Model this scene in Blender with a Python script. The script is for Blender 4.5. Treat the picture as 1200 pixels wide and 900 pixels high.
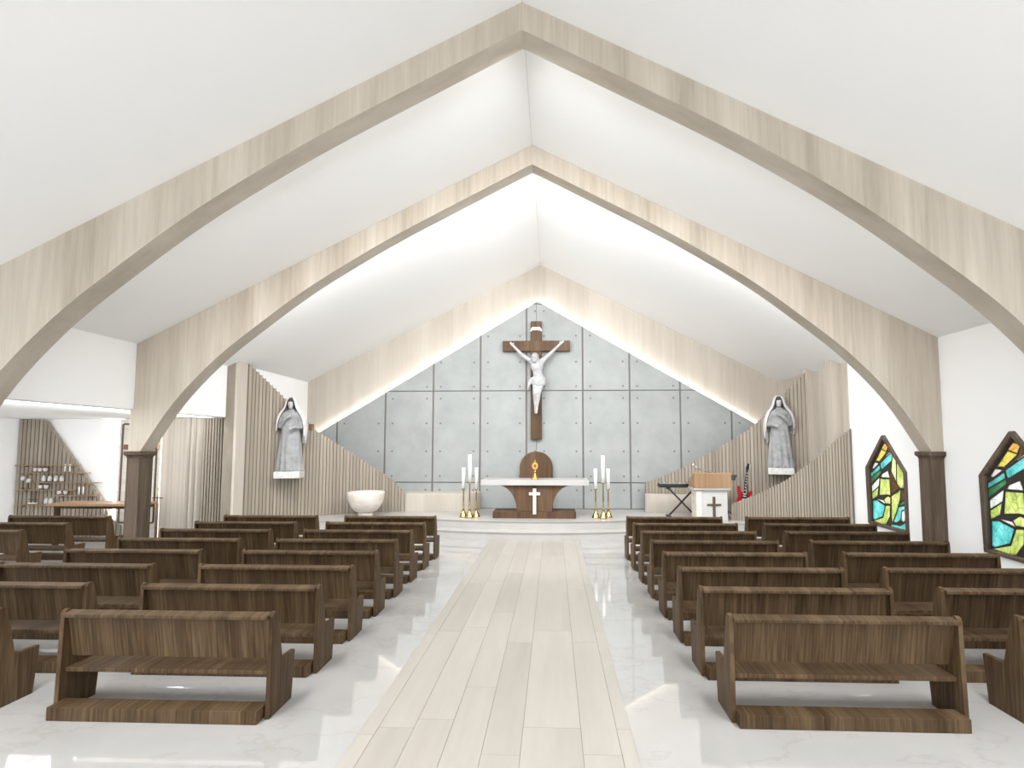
import bpy, bmesh, math, random
from mathutils import Vector, Matrix
random.seed(7)
PI = math.pi
for o in list(bpy.data.objects):
    bpy.data.objects.remove(o)
S = bpy.context.scene
C = S.collection

# ------------------------------------------------------------------ camera, world, lights, exposure
cd = bpy.data.cameras.new('camera'); cam = bpy.data.objects.new('camera', cd); C.objects.link(cam)
cd.sensor_width = 36.0; cd.lens = 599.04 / 1200 * 36.0
cd.shift_x = -25.5 / 1200; cd.shift_y = 31.8 / 1200
cd.clip_start = 0.05
cam.location = (0.304, 0, 2.531)
cam.rotation_euler = (PI / 2 + 0.0672, 0, 0.0384)
S.camera = cam

w = bpy.data.worlds.new('daylight'); S.world = w; w.use_nodes = True
w.node_tree.nodes['Background'].inputs[0].default_value = (0.95, 0.98, 1.0, 1)
w.node_tree.nodes['Background'].inputs[1].default_value = 2.2

S.view_settings.view_transform = 'Standard'
S.view_settings.look = 'None'
S.view_settings.gamma = 1.0
S.view_settings.use_curve_mapping = False
S.view_settings.exposure = 0.4

def area(name, loc, rot, sx, sy, power, col=(0.975, 0.99, 1.0), spread=PI):
    l = bpy.data.lights.new(name, 'AREA'); l.shape = 'RECTANGLE'; l.size = sx; l.size_y = sy
    l.energy = power; l.color = col; l.spread = spread
    o = bpy.data.objects.new(name, l); C.objects.link(o); o.location = loc; o.rotation_euler = rot
    return o
# downlights of the nave bay the camera stands in, high under the ridge
area('nave_downlight', (-4.0, 2.0, 6.4), (0, 0, 0), 1.0, 6.5, 300, spread=math.radians(130))
area('nave_downlight', (3.75, 2.0, 6.4), (0, 0, 0), 1.0, 6.5, 300, spread=math.radians(130))
# light lines along the rear faces of the two arch frames, washing the bays behind them
for y_, p_, th_ in ((7.075, 190, 31), (10.47, 325, 43)):
    for x_, len_, sl_ in ((3.35, 7.4, math.atan(0.5156)), (-3.70, 7.6, -math.atan(0.499))):
        area('frame_light_line', (x_, y_, 6.62), (math.radians(th_), sl_, 0), len_, 0.12, p_, spread=math.radians(155))
# unseen area light added to brighten the side chapel
area('chapel_fill_down', (-11.6, 9.0, 3.2), (0, 0, 0), 4.5, 6.5, 60)

area('chapel_ceiling_fill', (-8.62, 4.5, 3.16), (0, math.radians(97), 0), 0.12, 17.0, 260)  # added fill behind the bulkhead, brightens the chapel ceiling

# ------------------------------------------------------------------ material helpers
MATS = {}
def mat(name, col, rough=0.6, metal=0.0, spec=0.5, emit=None, estr=0.0):
    m = bpy.data.materials.new(name); m.use_nodes = True
    b = m.node_tree.nodes['Principled BSDF']
    b.inputs['Base Color'].default_value = (*col, 1); b.inputs['Roughness'].default_value = rough
    b.inputs['Metallic'].default_value = metal; b.inputs['Specular IOR Level'].default_value = spec
    if emit:
        b.inputs['Emission Color'].default_value = (*emit, 1); b.inputs['Emission Strength'].default_value = estr
    MATS[name] = m
    return m
def nodes(m):
    return m.node_tree.nodes, m.node_tree.links, m.node_tree.nodes['Principled BSDF']
def ramp(n, cols):
    r = n.new('ShaderNodeValToRGB')
    while len(r.color_ramp.elements) < len(cols): r.color_ramp.elements.new(0.5)
    for e, (p, c) in zip(r.color_ramp.elements, cols):
        e.position = p; e.color = (*c, 1)
    return r
def noise(n, l, co, scale, vec, detail=4, rough=0.55):
    mp = n.new('ShaderNodeMapping'); mp.inputs['Scale'].default_value = vec
    l.new(co, mp.inputs['Vector'])
    t = n.new('ShaderNodeTexNoise'); t.inputs['Scale'].default_value = scale
    t.inputs['Detail'].default_value = detail; t.inputs['Roughness'].default_value = rough
    l.new(mp.outputs[0], t.inputs['Vector'])
    return t.outputs['Fac']
def wood(name, dark, mid, light, vec, scale=1.0, rough=0.5, rand=0.12, broad=0.5, spec=0.35):
    """grain: fine noise stretched along the board + a broad board-to-board tone + a random tone per piece"""
    m = mat(name, mid, rough, spec=spec); n, l, b = nodes(m)
    tc = n.new('ShaderNodeTexCoord'); oi = n.new('ShaderNodeObjectInfo')
    add = n.new('ShaderNodeVectorMath'); add.operation = 'ADD'
    rs = n.new('ShaderNodeMath'); rs.operation = 'MULTIPLY'; rs.inputs[1].default_value = 37.0
    l.new(oi.outputs['Random'], rs.inputs[0])
    l.new(tc.outputs['Object'], add.inputs[0]); l.new(rs.outputs[0], add.inputs[1])
    f1 = noise(n, l, add.outputs[0], scale, vec, 6, 0.65)
    f2 = noise(n, l, add.outputs[0], scale * 0.14, vec, 2, 0.5)
    mx = n.new('ShaderNodeMix'); mx.data_type = 'FLOAT'; mx.inputs[0].default_value = broad
    l.new(f1, mx.inputs[2]); l.new(f2, mx.inputs[3])
    r = ramp(n, [(0.34, dark), (0.5, mid), (0.66, light)])
    l.new(mx.outputs[0], r.inputs['Fac'])
    hs = n.new('ShaderNodeHueSaturation')
    v = n.new('ShaderNodeMapRange'); v.inputs['To Min'].default_value = 1 - rand; v.inputs['To Max'].default_value = 1 + rand
    l.new(oi.outputs['Random'], v.inputs['Value']); l.new(v.outputs[0], hs.inputs['Value'])
    l.new(r.outputs['Color'], hs.inputs['Color']); l.new(hs.outputs['Color'], b.inputs['Base Color'])
    bp = n.new('ShaderNodeBump'); bp.inputs['Strength'].default_value = 0.12; bp.inputs['Distance'].default_value = 0.004
    l.new(f1, bp.inputs['Height']); l.new(bp.outputs[0], b.inputs['Normal'])
    return m
def mottled(name, cols, scale, rough=0.6, bump=0.0, vec=(1, 1, 1), spec=0.5, detail=6):
    m = mat(name, cols[0], rough, spec=spec); n, l, b = nodes(m)
    tc = n.new('ShaderNodeTexCoord')
    f = noise(n, l, tc.outputs['Object'], scale, vec, detail, 0.6)
    k = len(cols) - 1
    r = ramp(n, [(0.3 + 0.4 * i / k, c) for i, c in enumerate(cols)])
    l.new(f, r.inputs['Fac']); l.new(r.outputs['Color'], b.inputs['Base Color'])
    if bump:
        bp = n.new('ShaderNodeBump'); bp.inputs['Strength'].default_value = bump; bp.inputs['Distance'].default_value = 0.01
        l.new(f, bp.inputs['Height']); l.new(bp.outputs[0], b.inputs['Normal'])
    return m

mat('white', (0.92, 0.92, 0.917), 0.85, spec=0.2)
mat('ridge', (0.75, 0.75, 0.76), 0.8, spec=0.2)
PW = ((0.385, 0.33, 0.26), (0.505, 0.446, 0.37), (0.61, 0.552, 0.47))
wood('pale_wood', *PW, (9, 9, 0.5), 1.3, 0.55, rand=0.02, broad=0.55)
wood('pale_wood_soffit', *PW, (0.5, 1.2, 0.5), 2.0, 0.55, rand=0.02)
LW_ = ((0.44, 0.388, 0.325), (0.515, 0.463, 0.40), (0.58, 0.53, 0.465))
wood('light_wood', *LW_, (7, 7, 0.4), 1.3, 0.55, rand=0.04, broad=0.6)
wood('slat_wood', (0.25, 0.212, 0.166), (0.31, 0.267, 0.214), (0.37, 0.323, 0.264), (3, 3, 1), 2.0, 0.6, rand=0.10)
mat('slat_back', (0.22, 0.185, 0.15), 0.8, spec=0.2)
BR = ((0.033, 0.0185, 0.0085), (0.072, 0.0445, 0.0228), (0.132, 0.087, 0.0475))
wood('pew_wood_x', *BR, (22, 0.8, 0.8), 1.9, 0.5, rand=0.10, broad=0.35, spec=0.12)
wood('pew_wood_y', *BR, (0.8, 22, 0.8), 1.9, 0.5, rand=0.10, broad=0.35, spec=0.12)
wood('column_wood', (0.058, 0.040, 0.027), (0.105, 0.076, 0.054), (0.17, 0.128, 0.096), (9, 9, 0.7), 1.3, 0.5, rand=0.05, spec=0.12)
wood('altar_wood', (0.056, 0.031, 0.0165), (0.102, 0.060, 0.034), (0.155, 0.097, 0.058), (14, 2, 0.5), 1.2, 0.5, rand=0.05, broad=0.5, spec=0.15)
wood('desk_wood', (0.24, 0.145, 0.075), (0.32, 0.20, 0.11), (0.40, 0.26, 0.15), (9, 2, 0.5), 1.2, 0.45, rand=0.02)
wood('plank_wood', (0.345, 0.317, 0.278), (0.375, 0.346, 0.307), (0.405, 0.376, 0.336), (5, 0.45, 1), 1.1, 0.42, rand=0.045, broad=0.45)
mottled('concrete', [(0.295, 0.31, 0.305), (0.335, 0.35, 0.343), (0.372, 0.384, 0.376)], 1.1, 0.8, 0.15, detail=9, spec=0.2)
mat('joint', (0.19, 0.18, 0.165), 0.9, spec=0.1)
mottled('stone', [(0.41, 0.393, 0.375), (0.452, 0.433, 0.416), (0.478, 0.463, 0.447)], 1.5, 0.30, detail=8)
mottled('travertine', [(0.55, 0.50, 0.44), (0.68, 0.63, 0.57), (0.74, 0.70, 0.64)], 2.2, 0.5, vec=(1, 1, 2.5))
mottled('brass', [(0.42, 0.29, 0.11), (0.58, 0.43, 0.20)], 3.0, 0.22)
MATS['brass'].node_tree.nodes['Principled BSDF'].inputs['Metallic'].default_value = 1.0
mottled('gold', [(0.48, 0.25, 0.05), (0.66, 0.40, 0.11)], 4.0, 0.25)
MATS['gold'].node_tree.nodes['Principled BSDF'].inputs['Metallic'].default_value = 0.9
mat('ruby', (0.25, 0.04, 0.02), 0.2)
mat('wax', (0.85, 0.84, 0.80), 0.5)
mat('white_paint', (0.56, 0.55, 0.53), 0.45)
mat('wick', (0.03, 0.03, 0.03), 0.9)
mottled('plaster', [(0.33, 0.33, 0.335), (0.42, 0.42, 0.42), (0.47, 0.47, 0.465)], 6, 0.7, 0.1)
mottled('robe_grey', [(0.20, 0.20, 0.205), (0.30, 0.30, 0.305), (0.35, 0.35, 0.35)], 5, 0.7, 0.1)
mottled('veil_white', [(0.50, 0.485, 0.47), (0.62, 0.605, 0.59), (0.68, 0.67, 0.655)], 9, 0.7, 0.2)
mottled('face', [(0.46, 0.43, 0.42), (0.53, 0.50, 0.49)], 9, 0.6)
mat('hair', (0.06, 0.05, 0.045), 0.7)
mat('black', (0.012, 0.012, 0.013), 0.4)
mat('black_key', (0.02, 0.02, 0.02), 0.25)
mat('ivory', (0.75, 0.73, 0.68), 0.3)
mat('red_lacquer', (0.42, 0.018, 0.03), 0.2)
mat('steel', (0.62, 0.62, 0.60), 0.3, 1.0)
mat('parchment', (0.75, 0.63, 0.58), 0.7)
mat('terracotta', (0.20, 0.105, 0.065), 0.6)
mat('led', (1, 1, 1), 0.5, emit=(1.0, 0.97, 0.92), estr=24)
mat('led_soft', (1, 1, 1), 0.5, emit=(1.0, 0.98, 0.95), estr=7)
mat('lead', (0.035, 0.028, 0.022), 0.6)
wood('window_wood', (0.060, 0.042, 0.030), (0.10, 0.072, 0.052), (0.15, 0.11, 0.085), (2, 9, 2), 1.3, 0.45, rand=0.05)

# polished marble floor
def marble():
    m = mat('marble', (0.7, 0.69, 0.67), 0.04, spec=0.9); n, l, b = nodes(m); b.inputs['IOR'].default_value = 2.0
    tc = n.new('ShaderNodeTexCoord')
    big = noise(n, l, tc.outputs['Object'], 0.45, (1, 1, 1), 5, 0.55)
    r1 = ramp(n, [(0.30, (0.35, 0.341, 0.328)), (0.52, (0.402, 0.393, 0.38)), (0.7, (0.44, 0.431, 0.419))])
    l.new(big, r1.inputs['Fac'])
    v = noise(n, l, tc.outputs['Object'], 0.5, (1, 1.6, 1), 6, 0.6)
    r2 = ramp(n, [(0.488, (1, 1, 1)), (0.5, (0.90, 0.885, 0.86)), (0.512, (1, 1, 1))])
    l.new(v, r2.inputs['Fac'])
    mx = n.new('ShaderNodeMix'); mx.data_type = 'RGBA'; mx.blend_type = 'MULTIPLY'; mx.inputs[0].default_value = 0.8
    l.new(r1.outputs[0], mx.inputs[6]); l.new(r2.outputs[0], mx.inputs[7])
    l.new(mx.outputs[2], b.inputs['Base Color'])
marble()

def glass(name, col, col2):
    m = bpy.data.materials.new(name); m.use_nodes = True; n = m.node_tree.nodes; l = m.node_tree.links
    n.remove(n['Principled BSDF']); out = n['Material Output']
    tc = n.new('ShaderNodeTexCoord')
    f = noise(n, l, tc.outputs['Object'], 5, (1, 1, 0.5), 4, 0.6)
    r = ramp(n, [(0.35, col), (0.62, col2)]); l.new(f, r.inputs['Fac'])
    vo = n.new('ShaderNodeTexVoronoi'); vo.feature = 'DISTANCE_TO_EDGE'; vo.inputs['Scale'].default_value = 7.5
    mp = n.new('ShaderNodeMapping'); mp.inputs['Scale'].default_value = (1, 1.3, 0.8)
    l.new(tc.outputs['Object'], mp.inputs['Vector']); l.new(mp.outputs[0], vo.inputs['Vector'])
    r2 = ramp(n, [(0.0, (0.12, 0.10, 0.05)), (0.025, (1, 1, 1))]); l.new(vo.outputs['Distance'], r2.inputs['Fac'])
    mx = n.new('ShaderNodeMix'); mx.data_type = 'RGBA'; mx.blend_type = 'MULTIPLY'; mx.inputs[0].default_value = 0.75
    l.new(r.outputs[0], mx.inputs[6]); l.new(r2.outputs[0], mx.inputs[7])
    d = n.new('ShaderNodeBsdfDiffuse'); t = n.new('ShaderNodeBsdfTranslucent'); g = n.new('ShaderNodeBsdfGlossy')
    g.inputs['Roughness'].default_value = 0.1
    for s in (d, t): l.new(mx.outputs[2], s.inputs['Color'])
    a = n.new('ShaderNodeMixShader'); a.inputs[0].default_value = 0.55
    l.new(d.outputs[0], a.inputs[1]); l.new(t.outputs[0], a.inputs[2])
    c = n.new('ShaderNodeMixShader'); c.inputs[0].default_value = 0.05
    l.new(a.outputs[0], c.inputs[1]); l.new(g.outputs[0], c.inputs[2]); l.new(c.outputs[0], out.inputs['Surface'])
    MATS[name] = m
glass('glass_yellow', (0.89, 0.59, 0.14), (0.93, 0.83, 0.33))
glass('glass_yellowgreen', (0.72, 0.70, 0.16), (0.93, 0.81, 0.27))
glass('glass_pink', (0.79, 0.70, 0.72), (0.92, 0.88, 0.86))
glass('glass_teal', (0.16, 0.63, 0.63), (0.45, 0.88, 0.86))
glass('glass_tealdark', (0.11, 0.43, 0.43), (0.27, 0.72, 0.68))
glass('glass_green', (0.08, 0.27, 0.13), (0.16, 0.45, 0.21))
glass('glass_cream', (0.79, 0.81, 0.50), (0.93, 0.92, 0.72))
glass('glass_lime', (0.57, 0.68, 0.21), (0.86, 0.88, 0.50))
glass('glass_brown', (0.16, 0.09, 0.04), (0.30, 0.19, 0.09))
glass('glass_white', (0.83, 0.86, 0.81), (0.93, 0.93, 0.93))

# ------------------------------------------------------------------ mesh helpers
def link(name, me, m, parent=None, smooth=False):
    o = bpy.data.objects.new(name, me); C.objects.link(o)
    if m is not None and len(me.materials) == 0: me.materials.append(MATS[m])
    if parent is not None: o.parent = parent
    if smooth:
        for p in me.polygons: p.use_smooth = True
    return o
def obj(name, bm, m, parent=None, smooth=False):
    bmesh.ops.recalc_face_normals(bm, faces=bm.faces)
    me = bpy.data.meshes.new(name); bm.to_mesh(me); bm.free()
    return link(name, me, m, parent, smooth)
def NB(): return bmesh.new()
def bx(bm, x0, x1, y0, y1, z0, z1, bev=0):
    vs = [bm.verts.new((x, y, z)) for x in (x0, x1) for y in (y0, y1) for z in (z0, z1)]
    fs = [bm.faces.new([vs[i] for i in q]) for q in ((0, 1, 3, 2), (4, 6, 7, 5), (0, 4, 5, 1), (2, 3, 7, 6), (0, 2, 6, 4), (1, 5, 7, 3))]
    if bev:
        es = list({e for f in fs for e in f.edges})
        bmesh.ops.bevel(bm, geom=es, offset=bev, segments=2, profile=0.6, affect='EDGES')
    return bm
def prism(bm, pts, axis, a, b, bev=0):
    """polygon extruded along an axis; pts are the other two coordinates in order"""
    def P(p, t):
        return {'x': (t, p[0], p[1]), 'y': (p[0], t, p[1]), 'z': (p[0], p[1], t)}[axis]
    A = [bm.verts.new(P(p, a)) for p in pts]; B = [bm.verts.new(P(p, b)) for p in pts]
    n = len(pts); fs = [bm.faces.new(A), bm.faces.new(B[::-1])]
    for i in range(n): fs.append(bm.faces.new((A[i], B[i], B[(i + 1) % n], A[(i + 1) % n])))
    if bev:
        es = list(fs[0].edges) + list(fs[1].edges)
        bmesh.ops.bevel(bm, geom=es, offset=bev, segments=2, profile=0.6, affect='EDGES')
    return bm
def lathe(bm, prof, seg=24, c=(0, 0, 0), fn=None):
    """closed surface of revolution about z from (r, z) pairs; fn(theta, z) scales the radius"""
    rings = []
    for r, z in prof:
        rings.append([bm.verts.new((c[0] + r * (fn(2 * PI * i / seg, z) if fn else 1) * math.cos(2 * PI * i / seg),
                                    c[1] + r * (fn(2 * PI * i / seg, z) if fn else 1) * math.sin(2 * PI * i / seg), c[2] + z)) for i in range(seg)])
    for a, b in zip(rings, rings[1:]):
        for i in range(seg): bm.faces.new((a[i], a[(i + 1) % seg], b[(i + 1) % seg], b[i]))
    bm.faces.new(rings[0][::-1]); bm.faces.new(rings[-1])
    return bm
def tube(bm, pts, r, seg=8):
    pts = [Vector(p) for p in pts]; rs = r if isinstance(r, (list, tuple)) else [r] * len(pts)
    rings = []
    for i, p in enumerate(pts):
        d = (pts[min(i + 1, len(pts) - 1)] - pts[max(i - 1, 0)]).normalized()
        u = d.cross(Vector((0, 0, 1)))
        if u.length < 1e-3: u = d.cross(Vector((1, 0, 0)))
        u.normalize(); v = d.cross(u)
        rings.append([bm.verts.new(p + (u * math.cos(2 * PI * k / seg) + v * math.sin(2 * PI * k / seg)) * rs[i]) for k in range(seg)])
    for a, b in zip(rings, rings[1:]):
        for k in range(seg): bm.faces.new((a[k], a[(k + 1) % seg], b[(k + 1) % seg], b[k]))
    bm.faces.new(rings[0][::-1]); bm.faces.new(rings[-1])
    return bm
def ball(bm, c, r, seg=16, rings=10):
    """ellipsoid, r = (rx, ry, rz)"""
    r = r if isinstance(r, (list, tuple)) else (r, r, r)
    m = Matrix.Translation(c) @ Matrix.Diagonal((*r, 1))
    bmesh.ops.create_uvsphere(bm, u_segments=seg, v_segments=rings, radius=1.0, matrix=m)
    return bm
def limb(bm, a, b, ra, rb, seg=10):
    """tapered capsule"""
    tube(bm, [a, b], [ra, rb], seg); ball(bm, a, ra, 10, 6); ball(bm, b, rb, 10, 6)
def tag(o, label, cat, group=None):
    o['label'] = label; o['category'] = cat
    if group: o['group'] = group
    return o
def thing(name, label, cat, loc=(0, 0, 0), rz=0, group=None):
    o = bpy.data.objects.new(name, None); C.objects.link(o); o.empty_display_size = 0.1
    o.location = loc; o.rotation_euler = (0, 0, rz)
    return tag(o, label, cat, group)
def struct(name, bm, m, label=None, parent=None):
    o = obj(name, bm, m, parent); o['kind'] = 'structure'
    if label: o['label'] = label
    return o
UNIT = bpy.data.meshes.new('slat_block')
_b = bx(NB(), -0.5, 0.5, -0.5, 0.5, 0, 1); _b.to_mesh(UNIT); _b.free()
def block(name, me, parent, loc, scale, rz=0):
    o = bpy.data.objects.new(name, me); C.objects.link(o); o.parent = parent
    o.location = loc; o.scale = scale; o.rotation_euler = (0, 0, rz)
    return o
def unit(m):
    me = UNIT.copy(); me.materials.append(MATS[m]); return me

# ------------------------------------------------------------------ main dimensions (metres, nave along +Y)
XL, XR = -8.271, 7.767            # nave walls
XC, ZR, ZE = -0.120, 8.690, 4.623  # ridge line and eaves
YB = -7.0                          # open entrance end behind the viewer
Y1, Y2, Y3 = 6.706, 10.101, 17.133 # arch frames, back wall
FT = 0.345                         # frame thickness
ZB = 3.27                          # bulkhead bottom / chapel ceiling
SL = (ZR - ZE) / (XC - XL); SR = (ZR - ZE) / (XR - XC)
def zc(x): return ZR - SL * (XC - x) if x < XC else ZR - SR * (x - XC)

# ------------------------------------------------------------------ setting
fl = struct('floor', bx(NB(), -14.8, XR + 0.2, YB, 17.4, -0.1, 0), 'marble', 'polished pale marble floor of the church')
# wooden planks of the centre aisle, laid 4 mm proud of the marble
cols = [-1.42, -1.273, -0.953, -0.619, -0.297, 0.025, 0.541, 0.86, 0.988]
start = [2.2, 4.72, 4.87, 5.52, 4.35, 4.77, 4.38, 4.77]
PLM = []
for i in range(len(cols) - 1):
    wdt = cols[i + 1] - cols[i]
    bmp = bx(NB(), -wdt / 2 + 0.0022, wdt / 2 - 0.0022, 0.0012, 2.3988, -0.02, 0.004, 0)
    me = bpy.data.meshes.new('plank'); bmesh.ops.recalc_face_normals(bmp, faces=bmp.faces); bmp.to_mesh(me); bmp.free(); me.materials.append(MATS['plank_wood'])
    y = start[i] - 2.4 * 4
    while y < 13.72:
        L = min(2.4, 13.72 - y)
        if y + L > -1.5 and L > 0.1:
            o = bpy.data.objects.new('plank', me); C.objects.link(o); o.parent = fl
            o.location = ((cols[i] + cols[i + 1]) / 2, y, 0); o.scale = (1, L / 2.4, 1)
        y += 2.4
obj('aisle_bed', bx(NB(), cols[0], cols[-1], -1.5, 13.72, -0.03, 0.001), 'joint', fl)

# raised sanctuary: two steps, convex towards the nave, with wings behind the front pews
def step_outline(yc, wing, back=17.1):
    R = 9.9; pts = []
    for i in range(25):
        x = -3.1 + 5.8 * i / 24
        pts.append((x, yc + (x + 0.2) ** 2 / (2 * R)))
    return [(-7.95, back), (-7.95, wing), (-3.1, wing)] + pts + [(2.7, wing), (7.6, wing), (7.6, back)]
struct('floor_step', prism(NB(), step_outline(13.70, 13.65), 'z', 0, 0.215), 'stone', 'lower pale stone step in front of the altar')
struct('floor_sanctuary', prism(NB(), step_outline(14.13, 14.05), 'z', 0.2151, 0.445), 'stone', 'raised pale stone sanctuary floor')
for nm, yc, wg, z0 in (('trim_1', 13.675, 13.63, 0.197), ('trim_2', 14.105, 14.03, 0.427)):
    struct(nm, prism(NB(), step_outline(yc, wg), 'z', z0 + 0.0185, z0 + 0.03), 'stone', 'stone nosing slab of the sanctuary step')
ZP = 0.457

# ceiling slabs and ridge
struct('ceiling', prism(NB(), [(XL, ZE), (XC - 0.006, ZR), (XC - 0.006, ZR + 0.15), (XL, ZE + 0.15)], 'y', YB, 17.3), 'white', 'white sloping ceiling left of the ridge')
struct('ceiling', prism(NB(), [(XR, ZE), (XC + 0.006, ZR), (XC + 0.006, ZR + 0.15), (XR, ZE + 0.15)], 'y', YB, 17.3), 'white', 'white sloping ceiling right of the ridge')
struct('trim_ridge', bx(NB(), XC - 0.006, XC + 0.006, YB, 17.3, ZR + 0.004, ZR + 0.15), 'ridge', 'thin grey joint along the ceiling ridge')

# right wall with two pointed window openings
WIN = [(11.85, ), (8.60, )]
OUT = [(0.0, 2.70), (0.62, 2.005), (0.615, 0.735), (-0.635, 0.70), (-0.64, 1.96)]   # (dy, z) of the opening
def right_wall():
    bm = NB(); y0, y1, x = YB, 17.3, XR
    # wall as strips around the openings, with depth
    def strip(poly): prism(bm, poly, 'x', x, x + 0.2)
    cuts = [(YB, None)]
    edges = sorted([w[0] for w in WIN])
    prev = y0
    for yc in edges:
        lo, hi = yc - 0.64, yc + 0.62
        strip([(prev, 0), (lo, 0), (lo, ZE), (prev, ZE)])
        strip([(lo, 0), (hi, 0), (yc + 0.615, 0.735), (yc - 0.635, 0.70)])
        strip([(lo, 0), (yc - 0.635, 0.70), (lo, 1.96)])
        strip([(hi, 0), (hi, 2.005), (yc + 0.615, 0.735)])
        strip([(lo, 1.96), (yc, 2.70), (yc, ZE), (lo, ZE)])
        strip([(yc, 2.70), (hi, 2.005), (hi, ZE), (yc, ZE)])
        prev = hi
    strip([(prev, 0), (y1, 0), (y1, ZE), (prev, ZE)])
    return bm
struct('wall_right', right_wall(), 'white', 'white right wall with stained glass windows')
# left: bulkhead above the opening to the side chapel, then a full wall beside the sanctuary
struct('wall_left', bx(NB(), XL - 0.16, XL, YB, 13.04, ZB, ZE + 0.06), 'white', 'white bulkhead wall over the opening to the side chapel')
struct('wall_left_sanctuary', bx(NB(), -8.30, -8.107, 13.52, 17.3, 0, 4.70), 'white', 'white wall left of the sanctuary behind the slatted screen')
struct('ceiling_chapel', bx(NB(), -14.8, XL - 0.162, YB, 13.9, ZB, ZB + 0.15), 'white', 'low white ceiling of the side chapel')
struct('wall_chapel_back', bx(NB(), -14.8, XL - 0.05, 13.75, 13.9, 0, ZB - 0.002), 'white', 'white back wall of the side chapel')
struct('wall_chapel_side', bx(NB(), -14.8, -14.52, 4.0, 13.74, 0, ZB - 0.002), 'white', 'white side wall at the far left of the chapel')

# wooden gable wall behind the concrete
wb = struct('wall_back', prism(NB(), [(-8.107, 0), (XR - 0.03, 0), (XR - 0.03, zc(XR - 0.03)), (XC, ZR), (-8.107, zc(-8.107))], 'y', Y3, Y3 + 0.15), 'light_wood', 'pale wooden gable wall behind the concrete')
# wooden cladding and fins on the right wall beside the sanctuary
struct('trim_cladding', bx(NB(), XR - 0.03, XR - 0.001, 13.17, Y3, 0, ZE + 0.015), 'light_wood', 'pale wood cladding on the right sanctuary wall')
f_ = thing('wooden_fin', 'pale wooden wall fin nearest the white right wall', 'wall fin', (7.62, 13.6, 0), group='wooden fins on the right sanctuary wall')
obj('fin_board', prism(NB(), [(-0.12, 0), (0.115, 0), (0.115, zc(7.74)), (-0.12, zc(7.5))], 'y', -0.16, 0.16), 'light_wood', f_)
f_ = thing('wooden_fin', 'pale wooden wall fin meeting the slatted screen behind the right statue', 'wall fin', (7.65, 14.97, 0), group='wooden fins on the right sanctuary wall')
obj('fin_board', prism(NB(), [(-0.09, 0), (0.085, 0), (0.085, zc(7.74)), (-0.09, zc(7.56))], 'y', -0.14, 0.14), 'light_wood', f_)

# ------------------------------------------------------------------ concrete gable of single panels
YC = 16.95
cw = thing('concrete_wall', 'grey concrete panel wall behind the altar with glowing edges', 'concrete wall', (0, YC, 0))
AP = (-0.218, 7.397); GL = (7.397 - 3.196) / (7.226 - 0.218); GR = (7.397 - 3.231) / (6.929 + 0.218)
XA, XB = -8.0, 7.6
def gz(x, o=0.0): return AP[1] - o - (GL * (AP[0] - x) if x < AP[0] else GR * (x - AP[0]))
def clip(poly, o):
    for (n_x, n_z, c_) in ((-GL, 1, AP[1] - o - GL * AP[0]), (GR, 1, AP[1] - o + GR * AP[0])):
        out = []
        for i in range(len(poly)):
            p, q = poly[i], poly[(i + 1) % len(poly)]
            dp = n_x * p[0] + n_z * p[1] - c_; dq = n_x * q[0] + n_z * q[1] - c_
            if dp <= 0: out.append(p)
            if dp * dq < 0:
                t = dp / (dp - dq); out.append((p[0] + (q[0] - p[0]) * t, p[1] + (q[1] - p[1]) * t))
        poly = out
        if len(poly) < 3: return None
    return poly
obj('backing_slab', prism(NB(), [(XA, ZP), (XB, ZP), (XB, gz(XB)), AP, (XA, gz(XA))], 'y', 0.035, 0.045), 'joint', cw)
vx = [XA, -6.98, -5.34, -3.72, -2.134, -0.59, -0.255, 1.283, 2.83, 4.48, 6.136, XB]
hz = [ZP, 1.312, 4.355, 7.29, 7.5]
G = 0.028
holes = NB()
for i in range(len(vx) - 1):
    for j in range(len(hz) - 1):
        g0 = 0.010 if i in (5, 6) else G
        p = clip([(vx[i] + (0.008 if i == 6 else G), hz[j] + G * 0.6), (vx[i + 1] - (0.008 if i == 5 else G), hz[j] + G * 0.6),
                  (vx[i + 1] - (0.008 if i == 5 else G), hz[j + 1] - G * 0.6), (vx[i] + (0.008 if i == 6 else G), hz[j + 1] - G * 0.6)], 0.012)
        if p is None or len(p) < 3: continue
        ar = abs(sum(p[k][0] * p[(k + 1) % len(p)][1] - p[(k + 1) % len(p)][0] * p[k][1] for k in range(len(p)))) / 2
        if ar < 0.004: continue
        obj('concrete_panel', prism(NB(), p, 'y', 0.0, 0.034), 'concrete', cw)
    # form-tie holes in the panels
    for hx in (vx[i] + 0.25, vx[i + 1] - 0.22):
        if i == 5: hx = (vx[i] + vx[i + 1]) / 2 + (0.12 if hx > -0.45 else -0.6)
        if i == 0 or hx < vx[i]: continue
        for hz_ in (1.07, 1.52, 2.34, 3.27, 4.10, 4.50, 5.32, 6.20, 7.05):
            if hz_ < gz(hx) - 0.1:
                lathe(holes, [(0.034, -0.002), (0.034, 0.004)], 8, (0, 0, 0))
                vs = holes.verts[-16:] if False else None
                holes.verts.ensure_lookup_table()
                for v_ in holes.verts[-16:]:
                    x_, y_, z_ = v_.co; v_.co = (hx + x_, z_ - 0.001, hz_ + y_)
ho = obj('tie_holes', holes, 'joint', cw); ho['kind'] = 'stuff'
# LED lines behind the sloping edges
for s_ in (-1, 1):
    xe = XA if s_ < 0 else XB
    L_ = NB(); o0, o1 = 0.02, 0.09
    prism(L_, [(AP[0], gz(AP[0], o0)), (xe, gz(xe, o0)), (xe, gz(xe, o1)), (AP[0], gz(AP[0], o1))], 'y', 0.0455, 0.049)
    obj('light_strip', L_, 'led', cw)

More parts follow.
